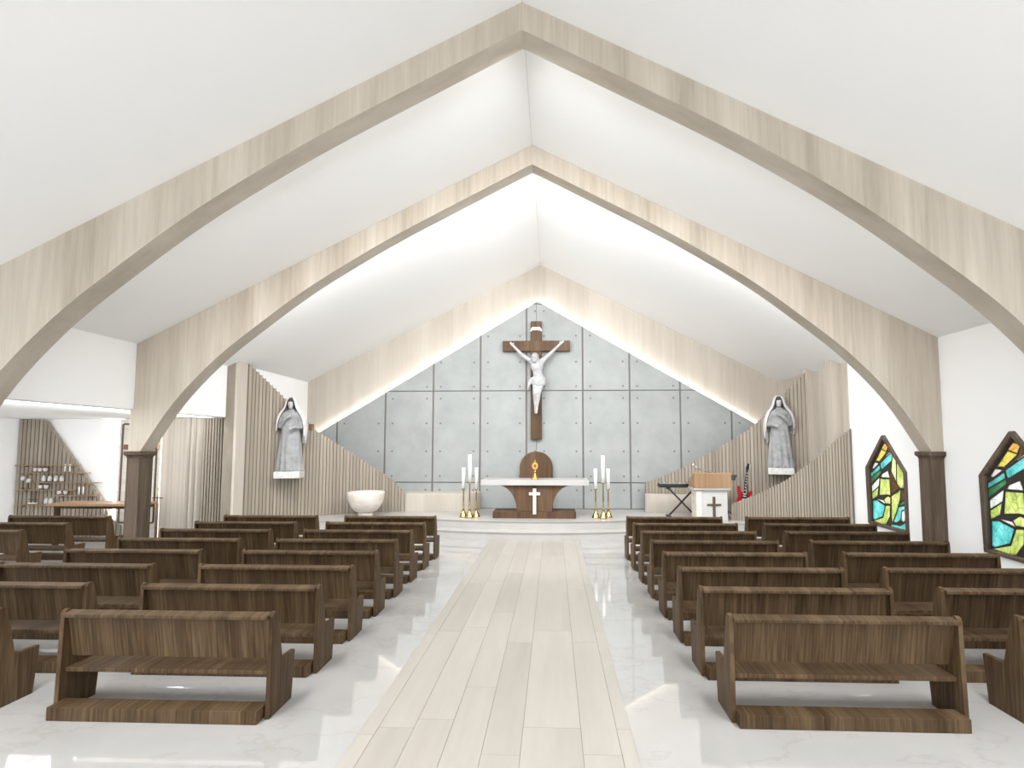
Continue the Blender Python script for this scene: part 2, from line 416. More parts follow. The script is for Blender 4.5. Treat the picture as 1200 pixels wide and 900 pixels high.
# ------------------------------------------------------------------ arch frames
SOF = [(0, 7.555), (1.11, 6.962), (2.1, 6.43), (2.85, 5.995), (3.84, 5.36), (4.73, 4.68), (5.46, 4.06), (6.15, 3.29), (6.69, 2.43)]
KS = 1.145
SOF = [(a * KS, 2.531 + (b - 2.531) * KS) for a, b in SOF]
def smooth_curve(pts, n=5):
    out = []
    for i in range(len(pts) - 1):
        p0 = pts[max(i - 1, 0)]; p1 = pts[i]; p2 = pts[i + 1]; p3 = pts[min(i + 2, len(pts) - 1)]
        for k in range(n):
            t = k / n
            out.append(tuple(0.5 * (2 * p1[j] + (p2[j] - p0[j]) * t + (2 * p0[j] - 5 * p1[j] + 4 * p2[j] - p3[j]) * t * t + (3 * p1[j] - p0[j] - 3 * p2[j] + p3[j]) * t ** 3) for j in (0, 1)))
    return out + [pts[-1]]
SOF = smooth_curve(SOF)
ZCAP = SOF[-1][1]
def rafter_right():
    xs = [(XC + a, b) for a, b in SOF]
    return xs + [(XR - 0.002, ZCAP), (XR - 0.002, zc(XR - 0.002) - 0.001), (XC, ZR - 0.001)]
def rafter_left():
    xs = [(XC - a * 1.04, b) for a, b in SOF]
    return xs + [(-8.34, ZCAP), (-8.34, ZB - 0.002), (XL + 0.001, ZB - 0.002), (XL + 0.001, zc(XL) - 0.001), (XC, ZR - 0.001)]
def arch(label, y):
    t = thing('arch_frame', label, 'arch', (0, y, 0), group='pale wooden arch frames')
    for nm, poly in (('left_rafter', rafter_left()), ('right_rafter', rafter_right())):
        bm = prism(NB(), poly, 'y', 0, FT)
        o = obj('rafter', bm, 'pale_wood', t)
        o.data.materials.append(MATS['pale_wood_soffit'])
        ns = len(SOF) - 1
        for p in o.data.polygons:
            if abs(p.normal.y) < 0.5: p.material_index = 1
    for x0, x1, lab in ((-8.355, -8.085, 'left'), (7.525, 7.765, 'right')):
        sh_ = obj('column', prism(NB(), [(x0, 0), (x1, 0), (x1, FT), (x0, FT)], 'z', 0, ZCAP - 0.135, 0), 'column_wood', t)
        b_ = 0.0 if lab == 'right' else 0.055
        a_ = 0.055 if lab == 'right' else 0.07
        cb = NB()
        def ring(e):   # plan outline of the capital enlarged by e
            xa = x0 - (e if lab == 'right' else e); xb = x1 + (0 if lab == 'right' else e)
            c = 0.02 + e * 0.3
            if lab == 'right': return [(xa + c, -e), (xb, -e), (xb, FT + e), (xa + c, FT + e), (xa, FT + e - c), (xa, -e + c)]
            return [(xa + c, -e), (xb - c, -e), (xb, -e + c), (xb, FT + e - c), (xb - c, FT + e), (xa + c, FT + e), (xa, FT + e - c), (xa, -e + c)]
        lv = [(0.012, -0.14), (0.02, -0.12), (0.02, -0.105), (0.035, -0.095), (0.06, -0.07), (0.06, -0.012), (0.05, 0.0)]
        rs_ = [[cb.verts.new((px, py, ZCAP + z)) for px, py in ring(e)] for e, z in lv]
        for a, b in zip(rs_, rs_[1:]):
            for i in range(len(a)): cb.faces.new((a[i], a[(i + 1) % len(a)], b[(i + 1) % len(a)], b[i]))
        cb.faces.new(rs_[0][::-1]); cb.faces.new(rs_[-1])
        obj('capital', cb, 'column_wood', sh_)
    return t
arch('large pale wooden arch frame nearest the viewer, its feet outside the photo', Y1)
arch('pale wooden arch frame on two dark columns, in front of the altar', Y2)

# ------------------------------------------------------------------ stained glass windows
PANES = [
('yellow', [(0.021, 2.578), (-0.1, 2.54), (-0.032, 2.406), (0.13, 2.459)]),
('yellowgreen', [(0.13, 2.445), (-0.04, 2.392), (0.227, 2.172), (0.346, 2.178)]),
('pink', [(0.491, 2.008), (0.386, 2.137), (0.261, 2.122), (0.449, 1.99)]),
('teal', [(-0.259, 2.408), (-0.191, 2.194), (0.158, 1.99), (0.190, 2.053), (0.195, 2.117)]),
('tealdark', [(0.554, 1.878), (0.222, 2.085), (0.203, 1.998), (0.56, 1.798)]),
('green', [(0.561, 1.775), (0.199, 1.972), (0.184, 1.908), (0.566, 1.638)]),
('cream', [(-0.236, 2.283), (-0.346, 2.251), (-0.318, 1.738), (-0.175, 1.968)]),
('lime', [(-0.374, 2.256), (-0.475, 2.116), (-0.579, 1.939), (-0.585, 1.609), (-0.435, 1.614), (-0.342, 1.711)]),
('green', [(-0.419, 2.231), (-0.579, 2.069), (-0.618, 1.921), (-0.600, 1.942), (-0.493, 2.115)]),
('white', [(-0.059, 1.968), (-0.106, 1.818), (0.191, 1.813), (0.146, 1.878)]),
('lime', [(0.224, 1.78), (-0.105, 1.788), (-0.108, 1.431), (-0.011, 1.434), (0.280, 1.395)]),
('white', [(0.542, 1.593), (0.25, 1.800), (0.288, 1.605), (0.542, 1.446)]),
('lime', [(0.544, 1.418), (0.305, 1.571), (0.350, 1.380), (0.538, 1.276)]),
('lime', [(-0.019, 1.398), (-0.105, 1.375), (-0.084, 1.236), (0.067, 1.235), (0.116, 1.314)]),
('teal', [(0.523, 1.251), (0.394, 1.275), (0.092, 1.180), (0.192, 0.927), (0.481, 0.807), (0.55, 0.815)]),
('white', [(0.360, 1.300), (0.127, 1.290), (0.080, 1.216)]),
('lime', [(0.547, 0.772), (0.180, 0.892), (0.058, 1.187), (-0.083, 1.205), (-0.055, 0.962), (0.102, 0.754), (0.227, 0.747)]),
('lime', [(-0.141, 1.415), (-0.456, 1.592), (-0.42, 1.406), (-0.290, 1.1), (-0.125, 0.828), (-0.115, 0.968)]),
('green', [(-0.411, 1.277), (-0.597, 1.379), (-0.610, 1.306), (-0.393, 1.232)]),
('teal', [(-0.373, 1.2), (-0.608, 1.264), (-0.610, 1.200), (-0.440, 1.140), (-0.402, 0.925), (-0.265, 0.857), (-0.172, 0.851), (-0.278, 1.023)]),
('white', [(-0.462, 1.122), (-0.612, 1.172), (-0.614, 1.009), (-0.495, 0.896), (-0.430, 0.930)]),
('brown', [(-0.125, 1.95), (-0.165, 1.945), (-0.318, 1.695), (-0.42, 1.60), (-0.150, 1.44), (-0.125, 1.75)]),
('brown', [(-0.475, 1.575), (-0.60, 1.575), (-0.60, 1.42), (-0.435, 1.33)]),
('brown', [(-0.115, 2.52), (-0.235, 2.43), (0.13, 2.20), (-0.05, 2.36)]),
('teal', [(-0.09, 0.787), (-0.398, 0.801), (-0.606, 0.909), (-0.608, 0.745), (-0.085, 0.742)]),
]
def inset(poly, d):
    cx_ = sum(p[0] for p in poly) / len(poly); cz_ = sum(p[1] for p in poly) / len(poly)
    return [(cx_ + (x - cx_) * (1 - d), cz_ + (z - cz_) * (1 - d)) for x, z in poly]
FR_O = [(0.0, 2.765), (0.035, 2.765), (0.68, 2.016), (0.66, 0.70), (-0.685, 0.655), (-0.70, 1.97), (-0.035, 2.765)]
FR_I = [(0.0, 2.665), (0.012, 2.665), (0.565, 2.004), (0.575, 0.765), (-0.630, 0.735), (-0.635, 1.951), (-0.012, 2.665)]
FRM = {}
for wi, (yc, lab) in enumerate(((11.85, 'pointed stained glass window farther from the viewer, left of the dark right column'),
                                (8.60, 'pointed stained glass window nearest the viewer, cut by the right edge of the photo'))):
    fb = NB()
    for xa, xb in ((-0.055, 0.05),):
        rings_ = []
        for x_, ol in ((xb, FR_O), (xa + 0.02, FR_O), (xa, inset(FR_O, 0.02)), (xa, inset(FR_I, -0.02)), (xa + 0.02, FR_I), (xb, FR_I)):
            rings_.append([fb.verts.new((x_, y, z)) for y, z in ol])
        n_ = len(FR_O)
        for k in range(len(rings_)):
            a, b = rings_[k], rings_[(k + 1) % len(rings_)]
            for i in range(n_): fb.faces.new((a[i], a[(i + 1) % n_], b[(i + 1) % n_], b[i]))
    wn = struct('window_%d' % (wi + 1), fb, 'window_wood', lab)
    wn.location = (XR, yc, 0)
    # lead web that holds the panes: a sheet pierced where each pane sits
    lw = NB(); es_ = []
    for poly in [inset(FR_I, -0.01)] + [inset(p, 0.05) for _, p in PANES]:
        vs_ = [lw.verts.new((0.022, y, z)) for y, z in poly]
        es_ += [lw.edges.new((vs_[i], vs_[(i + 1) % len(vs_)])) for i in range(len(vs_))]
    bmesh.ops.triangle_fill(lw, edges=es_, use_beauty=True, use_dissolve=False)
    lo_ = obj('lead_came', lw, 'lead', wn); lo_.modifiers.new('solid', 'SOLIDIFY').thickness = 0.012
    if wi == 0:
        for nm, p in PANES:
            me_o = obj('pane', prism(NB(), inset(p, -0.012), 'x', 0.010, 0.0145), 'glass_' + nm, wn); FRM.setdefault('p', []).append(me_o.data)
    else:
        for me_ in FRM['p']:
            o = bpy.data.objects.new('pane', me_); C.objects.link(o); o.parent = wn

# ------------------------------------------------------------------ slatted screens
def arc(P0, P1, sag):
    P0 = Vector(P0); P1 = Vector(P1); d = P1 - P0; n = Vector((-d.y, d.x)).normalized()
    return lambda t: P0 + d * t + n * (sag * 4 * t * (1 - t))
def tab(tb):
    def f(t):
        for (a, za), (b, zb) in zip(tb, tb[1:]):
            if t <= b: return za + (zb - za) * (t - a) / (b - a)
        return tb[-1][1]
    return f
SLM = unit('slat_wood')
def screen(name, label, plan, top, n, side, depth=0.024, fill=0.78, z0=0.0, thick=0.06, backing='slat_back', sm=None):
    """backing shell that follows the plan curve plus one upright slat after another in front of it.
    side = +1 when the slats stand to the right of the curve direction"""
    t = thing(name, label, 'slatted screen')
    bm = NB(); N = 60; pv = None
    def frame(u):
        a = plan(max(0, u - 0.004)); b = plan(min(1, u + 0.004)); d = (b - a).normalized()
        return plan(u), d, Vector((d.y, -d.x)) * side
    for i in range(N + 1):
        u = i / N; p, d, nn = frame(u); z = top(u) - 0.012
        q = p - nn * thick
        cur = [bm.verts.new(v) for v in ((p.x, p.y, z0), (p.x, p.y, z), (q.x, q.y, z), (q.x, q.y, z0))]
        if pv:
            for k in range(4): bm.faces.new((pv[k], pv[(k + 1) % 4], cur[(k + 1) % 4], cur[k]))
        else: bm.faces.new(cur)
        pv = cur
    bm.faces.new(pv[::-1])
    obj('backing', bm, backing, t)
    # arc-length placement
    M = 400; cum = [0]; prev = plan(0)
    for i in range(1, M + 1):
        q = plan(i / M); cum.append(cum[-1] + (q - prev).length); prev = q
    L = cum[-1]; pitch = L / n; k = 0
    for i in range(n):
        s = (i + 0.5) * pitch
        while cum[k + 1] < s and k < M - 1: k += 1
        u = (k + (s - cum[k]) / (cum[k + 1] - cum[k])) / M
        p, d, nn = frame(u); c = p + nn * (depth / 2)
        block('slat', sm or SLM, t, (c.x, c.y, z0), (pitch * fill, depth, top(u) - z0), math.atan2(d.y, d.x))
    return t
LWt = tab([(0.0, 4.76), (0.083, 4.43), (0.167, 4.09), (0.25, 3.74), (0.333, 3.36), (0.417, 2.98), (0.5, 2.75), (0.583, 2.51), (0.667, 2.26), (0.75, 2.01), (0.833, 1.76), (0.917, 1.48), (1.0, 1.06)])
screen('slatted_screen', 'tall curved slatted wood screen behind the left statue', arc((-7.98, 13.5), (-4.4, 16.1), 0.5), LWt, 47, 1)
RBt = tab([(0.0, 1.34), (0.083, 1.5), (0.167, 1.66), (0.25, 1.84), (0.333, 2.07), (0.417, 2.3), (0.5, 2.53), (0.583, 2.77), (0.667, 3.01), (0.75, 3.37), (0.833, 3.83), (0.917, 4.23), (1.0, 4.64)])
screen('slatted_screen', 'curved slatted wood screen behind the right statue and the guitar', arc((3.22, 16.5), (7.56, 14.95), 0.42), RBt, 46, 1)
def RFp(t):
    a, b, c = (1 - t) ** 2, 2 * t * (1 - t), t * t
    return Vector((5.25, 14.6)) * a + Vector((7.0, 13.9)) * b + Vector((7.715, 13.08)) * c
RFt = tab([(0.0, 0.9), (0.083, 1.04), (0.167, 1.17), (0.25, 1.32), (0.333, 1.47), (0.417, 1.62), (0.5, 1.82), (0.583, 2.01), (0.667, 2.19), (0.75, 2.41), (0.833, 2.62), (0.917, 2.79), (1.0, 2.96)])
screen('slatted_screen', 'low curved slatted wood screen in front on the right, beside the lectern', RFp, RFt, 42, 1, sm=unit('slat_wood'))
# post at the front end of the left screen
po = thing('screen_post', 'pale wooden post at the front end of the tall left screen', 'post', (-8.19, 13.27, 0))
obj('post_body', prism(NB(), [(-0.14, 0), (0.12, 0), (0.12, zc(-8.07) - 0.003), (-0.075, zc(XL + 0.006) - 0.003), (-0.14, zc(XL + 0.006) - 0.003)], 'y', -0.2, 0.2), 'slat_wood', po)
obj('edge_board', prism(NB(), [(0.121, 0), (0.19, 0), (0.19, zc(-8.0) - 0.004), (0.121, zc(-8.07) - 0.003)], 'y', -0.19, 0.235), 'light_wood', po)
# low wooden benches against the concrete
def bench(label, pts, x0, x1):
    t = thing('low_bench', label, 'bench', (0, 0, 0))
    obj('bench_body', prism(NB(), pts, 'z', ZP + 0.001, 0.985), 'light_wood', t)
    obj('bench_top', prism(NB(), pts, 'z', 0.986, 1.02), 'light_wood', t)
lb = [(-4.6, 16.94), (-4.6, 16.2)] + [(-2.5 + 0.4 * math.sin(a), 16.6 - 0.36 * math.cos(a)) for a in [PI / 2 * i / 8 for i in range(9)]] + [(-2.1, 16.94)]
bench('low pale wooden bench against the concrete left of the altar', lb, 0, 0)
rb = [(5.6, 16.0), (5.6, 15.9), (5.0, 16.08), (4.2, 16.20)] + [(3.6 - 0.36 * math.sin(a), 16.58 - 0.34 * math.cos(a)) for a in [PI / 2 * i / 8 for i in range(9)]] + [(3.24, 16.46), (4.2, 16.34)]
rb = [(5.6, 15.93), (5.0, 16.06), (4.2, 16.16)] + [(3.55 - 0.36 * math.sin(a), 16.42 - 0.24 * math.cos(a)) for a in [PI / 2 * i / 8 for i in range(9)]] + [(3.30, 16.44), (4.2, 16.29), (5.0, 16.15), (5.6, 15.99)]
bench('low pale wooden bench under the right slatted screen, behind the keyboard', rb, 0, 0)

# ------------------------------------------------------------------ pews
def pew_proto():
    P = {}
    def me(name, bm, m):
        bmesh.ops.recalc_face_normals(bm, faces=bm.faces)
        d = bpy.data.meshes.new(name); bm.to_mesh(d); bm.free(); d.materials.append(MATS[m]); P[name] = d
    prof = [(0, 0), (0.41, 0), (0.455, 0.455), (0.445, 0.468), (0.43, 0.468), (0.235, 0.462), (0.205, 0.475), (0.125, 0.86), (0.105, 0.935), (0.08, 0.958), (0.055, 0.962), (0.035, 0.95), (0.022, 0.92)]
    me('end_panel', prism(NB(), prof, 'x', -0.021, 0.021, 0.005), 'pew_wood_y')
    L = 2.1 / 2 - 0.042
    bm = NB()
    prism(bm, [(0.055, 0.906), (0.080, 0.906), (0.150, 0.505), (0.125, 0.50)], 'x', -L, L)
    me('backrest', bm, 'pew_wood_x')
    me('top_rail', prism(NB(), [(-0.009, 0.898), (-0.012, 0.902), (-0.012, 0.926), (-0.007, 0.932), (0.098, 0.944), (0.104, 0.938), (0.104, 0.905)], 'x', -L, L), 'pew_wood_x')
    me('seat', bx(NB(), -L, L, 0.062, 0.425, 0.372, 0.412, 0.006), 'pew_wood_x')
    me('kneeler', bx(NB(), -L - 0.005, L - 0.02, -0.10, 0.085, 0.001, 0.12, 0.004), 'pew_wood_x')
    return P
PEW = pew_proto()
def pew(x, y, label, group, L=2.1, kneel=True):
    t = thing('pew', label, 'pew', (x, y, 0), group=group)
    sx = L / 2.1
    for nm in ('backrest', 'top_rail', 'seat') + (('kneeler',) if kneel else ()):
        o = link(nm, PEW[nm], None, t); o.scale = (sx, 1, 1)
    for s in (-1, 1):
        o = link('end_panel', PEW['end_panel'], None, t); o.location = (s * (L / 2 - 0.021), 0, 0)
    return t
ORD = ['nearest the viewer', 'second from the viewer', 'third from the viewer', 'fourth from the viewer', 'fifth from the viewer', 'sixth from the viewer', 'seventh from the viewer', 'farthest, closest to the altar']
for i in range(8):
    yl = 4.813 + 0.95 * i; yr = 4.92 + 0.95 * i
    pew(-3.375, yl, 'brown wooden pew left of the aisle, %s in the inner row' % ORD[i], 'pews of the inner left block', 2.08)
    pew(-6.12, yl, 'brown wooden pew at far left, %s in the outer left row' % ORD[i], 'pews of the outer left block', 2.16)
    pew(2.985, yr, 'brown wooden pew right of the aisle, %s in the inner row' % ORD[i], 'pews of the inner right block', 2.11)
    pew(5.70, yr + 0.05, 'brown wooden pew at far right, %s in the outer right row' % ORD[i], 'pews of the outer right block', 2.24)
for i, (y, lab) in enumerate(((11.2, 'lighter wooden pew in the side chapel, closest to its table'), (10.22, 'wooden pew in the side chapel, the middle one of three'), (9.3, 'wooden pew in the side chapel at the left photo edge, nearest the viewer'))):
    pew(-10.84, y, lab, 'pews of the side chapel', 2.36)

# ------------------------------------------------------------------ altar
al = thing('altar', 'wooden altar with white stone top and white cross on its front', 'altar', (-0.245, 14.72, ZP))
obj('table_top', bx(NB(), -1.535, 1.555, -0.08, 0.92, 0.94, 1.095, 0.012), 'stone', al)
ped = [(-1.05, 0.935), (1.06, 0.935)]
for i in range(11):
    a = PI / 2 * i / 10
    ped.append((1.06 - 0.555 * math.sin(a), 0.935 - 0.735 * (1 - math.cos(a))))
ped.append((0.515, 0.19))
ped += [(-0.515, 0.19)]
for i in range(10, -1, -1):
    a = PI / 2 * i / 10
    ped.append((-1.05 + 0.545 * math.sin(a), 0.935 - 0.735 * (1 - math.cos(a))))
obj('pedestal', prism(NB(), ped[:-1], 'y', 0.03, 0.80), 'altar_wood', al)
obj('base', bx(NB(), -1.19, 1.185, 0.0, 0.84, 0.001, 0.185, 0.006), 'altar_wood', al)
cr = NB()
prism(cr, [(-0.045, 0.12), (0.055, 0.12), (0.055, 0.655), (0.165, 0.655), (0.165, 0.74), (0.055, 0.74), (0.055, 0.85), (-0.045, 0.85), (-0.045, 0.74), (-0.155, 0.74), (-0.155, 0.655), (-0.045, 0.655)], 'y', -0.002, 0.028)
obj('cross', cr, 'white_paint', al)

# monstrance standing on the altar
mo = thing('monstrance', 'small gold monstrance standing on the altar top', 'monstrance', (-0.235, 15.0, ZP + 1.096))
obj('foot', lathe(NB(), [(0.105, 0), (0.105, 0.02), (0.085, 0.05), (0.06, 0.10), (0.03, 0.15), (0.025, 0.19)], 20), 'gold', mo, True)
obj('stem', lathe(NB(), [(0.022, 0.19), (0.04, 0.215), (0.02, 0.24), (0.018, 0.27)], 16), 'gold', mo, True)
sb = NB(); n_ = 24
pr_ = [(0.115 if i % 2 else 0.088) for i in range(n_)]
prism(sb, [(pr_[i] * 0.85 * math.sin(2 * PI * i / n_), 0.385 + pr_[i] * 1.05 * math.cos(2 * PI * i / n_)) for i in range(n_)], 'y', -0.02, 0.02)
sun_ = obj('sunburst', sb, 'gold', mo)
lb_ = NB(); prism(lb_, [(0.036 * math.sin(2 * PI * i / 16), 0.385 + 0.05 * math.cos(2 * PI * i / 16)) for i in range(16)], 'y', -0.028, -0.019)
obj('lunette', lb_, 'ruby', sun_)
tp = NB(); bx(tp, -0.009, 0.009, -0.008, 0.008, 0.49, 0.56); bx(tp, -0.022, 0.022, -0.008, 0.008, 0.52, 0.536)
obj('finial_cross', tp, 'gold', mo)

# arched wooden panel on the concrete behind the altar
ap_ = thing('arched_panel', 'dark wooden arched panel on the concrete wall behind the altar', 'panel', (-0.262, 16.935, ZP))
def gothic(wd, zsh, ztop, n=8):
    pts = [(-wd, 0.001), (wd, 0.001)]
    for i in range(n + 1):
        a = i / n
        pts.append((wd * math.cos(a * PI / 2) ** 0.9 if i < n else 0, zsh + (ztop - zsh) * (math.sin(a * PI / 2) ** 1.05)))
    return pts + [(-x, z) for x, z in pts[-2:1:-1]]
obj('panel_board', prism(NB(), gothic(0.53, 1.35, 1.86), 'y', -0.16, -0.03, 0.012), 'altar_wood', ap_)
obj('panel_frame', prism(NB(), gothic(0.545, 1.35, 1.875), 'y', -0.028, -0.001), 'column_wood', ap_)

# candles: three brass stands with candles on each side of the altar
def candle_set(xs, side):
    lab = ['shorter brass candlestick %s of the altar, outer one', 'tallest brass candlestick %s of the altar, middle one', 'shorter brass candlestick %s of the altar, inner one']
    lab2 = ['shorter white candle %s of the altar, outer one', 'tallest white candle %s of the altar, middle one', 'shorter white candle %s of the altar, inner one']
    for i, (x, y, zt, zc_) in enumerate(xs):
        h = zt - ZP
        c = thing('candlestick', lab[i] % side, 'candlestick', (x, y, ZP), group='brass candlesticks beside the altar')
        obj('base', lathe(NB(), [(0.115, 0.001), (0.115, 0.02), (0.10, 0.045), (0.085, 0.10), (0.05, 0.16), (0.03, 0.21)], 20), 'brass', c, True)
        obj('stem', lathe(NB(), [(0.026, 0.205), (0.04, 0.23), (0.024, 0.26), (0.028, 0.36), (0.02, 0.40), (0.02, h - 0.07), (0.032, h - 0.05), (0.02, h - 0.035)], 14), 'brass', c, True)
        obj('cup', lathe(NB(), [(0.02, h - 0.036), (0.048, h - 0.022), (0.052, h), (0.046, h)], 16), 'brass', c, True)
        cn = thing('candle', lab2[i] % side, 'candle', (x, y, zt), group='white candles beside the altar')
        hc = zc_ - zt
        obj('wax', lathe(NB(), [(0.05, 0.001), (0.05, hc - 0.008), (0.044, hc)], 16), 'wax', cn, True)
        obj('wick', lathe(NB(), [(0.006, hc - 0.002), (0.005, hc + 0.035)], 6), 'wick', cn)
candle_set([(-2.315, 14.92, 1.29, 1.89), (-2.115, 14.80, 1.475, 2.27), (-1.955, 15.0, 1.29, 1.89)], 'left')
candle_set([(1.885, 15.0, 1.29, 1.87), (1.72, 14.80, 1.475, 2.255), (1.515, 14.92, 1.29, 1.87)], 'right')

# ------------------------------------------------------------------ crucifix
cx = thing('cross', 'large dark wooden cross hanging on the concrete wall', 'cross', (-0.262, 16.93, 2.73))
obj('upright', bx(NB(), -0.185, 0.185, -0.15, -0.001, 0, 3.94, 0.03), 'altar_wood', cx)
obj('crossbar', bx(NB(), -1.115, 1.125, -0.175, -0.03, 2.925, 3.275, 0.02), 'altar_wood', cx)
sc = NB(); q_ = [(-0.19, 3.58), (-0.15, 3.60), (-0.12, 3.625), (0.12, 3.625), (0.15, 3.60), (0.19, 3.58), (0.19, 3.63), (0.16, 3.70), (0.12, 3.735), (-0.12, 3.735), (-0.16, 3.70), (-0.19, 3.63)]
prism(sc, q_, 'y', -0.175, -0.152)
obj('title_scroll', sc, 'parchment', cx)

def remesh(o, vox, sm=6):
    m = o.modifiers.new('remesh', 'REMESH'); m.mode = 'VOXEL'; m.voxel_size = vox; m.use_smooth_shade = True
    s = o.modifiers.new('smooth', 'SMOOTH'); s.factor = 0.5; s.iterations = sm
def fingers(bm, c, d, side, up, L=0.085, r=0.012, curl=0.3):
    """palm at c; d = pointing direction, side = thumb direction, up = back of the hand"""
    c, d, side, up = Vector(c), Vector(d).normalized(), Vector(side).normalized(), Vector(up).normalized()
    for i, k in enumerate((-1.5, -0.5, 0.5, 1.5)):
        b = c + d * 0.035 + side * (k * 0.021)
        f = L * (0.8, 0.95, 1.0, 0.88)[i]
        m = b + d * f * 0.55; e = m + (d - up * curl).normalized() * f * 0.45
        limb(bm, b, m, r, r * 0.95, 7); limb(bm, m, e, r * 0.95, r * 0.75, 7)
    b = c - d * 0.01 + side * 0.035
    m = b + (d * 0.6 + side * 0.8).normalized() * 0.045
    limb(bm, b, m, r * 1.1, r, 7); limb(bm, m, m + (d * 0.95 + side * 0.2) * 0.035, r, r * 0.8, 7)

co = thing('crucified_figure', 'grey white figure with outstretched arms fixed to the dark cross', 'statue', (-0.245, 16.66, 3.58))
def Pc(px, py, y=0.0): return Vector(((px - 629) / 35.6, y, (485 - py) / 35.6))
b = NB()
hL, eL, sLd = Pc(602, 405.5, 0.07), Pc(612, 416.2, 0.03), Pc(623.6, 424.2)
hR, eR, sR = Pc(656.3, 403.8, 0.07), Pc(645.5, 414.5, 0.03), Pc(636.0, 423.6)
limb(b, hL, eL, 0.045, 0.062); limb(b, eL, sLd, 0.064, 0.085)
limb(b, hR, eR, 0.045, 0.062); limb(b, eR, sR, 0.064, 0.085)
for a_, e_ in ((hL, eL), (hR, eR)):
    d_ = (a_ - e_).normalized(); pc = a_ + d_ * 0.05
    ball(b, pc, (0.058, 0.035, 0.058), 10, 8)
    sd_ = Vector((d_.z, 0, -d_.x)) * (1 if d_.x < 0 else -1)
    fingers(b, pc, d_, sd_, (0, -1, 0), 0.10, 0.017, -0.5)
chest = Pc(629.8, 428.8)
limb(b, sLd, chest, 0.105, 0.16); limb(b, sR, chest, 0.105, 0.16)
ball(b, Pc(629.6, 429.5, -0.02), (0.215, 0.15, 0.24)); ball(b, Pc(630.3, 436.5), (0.165, 0.12, 0.23))
ball(b, Pc(631.2, 443.5, 0.0), (0.19, 0.14, 0.19)); ball(b, Pc(631.6, 447.5), (0.205, 0.15, 0.17))
limb(b, Pc(629.6, 425), Pc(627.8, 421.6, -0.07), 0.075, 0.07)
hd = Pc(627.2, 420.4, -0.12)
ball(b, hd, (0.115, 0.13, 0.155)); ball(b, hd + Vector((-0.01, -0.08, -0.10)), (0.07, 0.07, 0.075))
ball(b, hd + Vector((-0.005, -0.14, -0.025)), (0.02, 0.035, 0.04)); ball(b, hd + Vector((-0.005, -0.115, 0.03)), (0.085, 0.03, 0.02))
# legs, knees bent forward and turned, feet crossed
for hip, kn, an in ((Pc(628.6, 449), Pc(627.4, 461.5, -0.13), Pc(627.8, 477.5, 0.0)), (Pc(634.2, 449), Pc(631.8, 461, -0.12), Pc(629.6, 477, -0.05))):
    limb(b, hip, kn, 0.125, 0.082); limb(b, kn, kn * 0.6 + an * 0.4 + Vector((0, 0.04, 0)), 0.08, 0.072); limb(b, kn * 0.6 + an * 0.4 + Vector((0, 0.04, 0)), an, 0.072, 0.045)
limb(b, Pc(627.8, 477.5), Pc(628.0, 484.3, -0.09), 0.048, 0.045); limb(b, Pc(629.6, 477, -0.05), Pc(628.9, 484.6, -0.15), 0.048, 0.045)
bo = obj('body', b, 'plaster', co); remesh(bo, 0.016, 4)
lc = NB()   # loincloth: wrapped ring with a hanging end on the left
def lf(th, z): return 1 + 0.05 * math.sin(9 * th + z * 20)
lathe(lc, [(0.205, 0.90), (0.235, 0.96), (0.24, 1.06), (0.232, 1.14), (0.215, 1.19)], 36, (0.075, 0.0, 0), lf)
for v_ in lc.verts: v_.co.y *= 0.82
tube(lc, [(-0.12, -0.08, 1.16), (-0.20, -0.06, 1.08), (-0.25, -0.04, 0.93), (-0.30, -0.02, 0.76)], [0.045, 0.06, 0.055, 0.02], 8)
lo = obj('loincloth', lc, 'plaster', co); remesh(lo, 0.016, 3)
hb = NB(); ball(hb, hd + Vector((0.0, 0.03, 0.03)), (0.128, 0.125, 0.145)); limb(hb, hd + Vector((-0.1, 0.02, -0.02)), hd + Vector((-0.10, 0.02, -0.2)), 0.05, 0.03); limb(hb, hd + Vector((0.1, 0.04, -0.02)), hd + Vector((0.11, 0.05, -0.2)), 0.05, 0.03)
for k in range(14):
    a = 2 * PI * k / 14; a2 = a + 0.7
    limb(hb, hd + Vector((0.13 * math.cos(a), 0.02 + 0.135 * math.sin(a), 0.075 + 0.012 * (k % 2))), hd + Vector((0.13 * math.cos(a2), 0.02 + 0.135 * math.sin(a2), 0.085 - 0.012 * (k % 2))), 0.014, 0.014, 6)
ho_ = obj('hair_and_crown', hb, 'plaster', co); remesh(ho_, 0.014, 2)

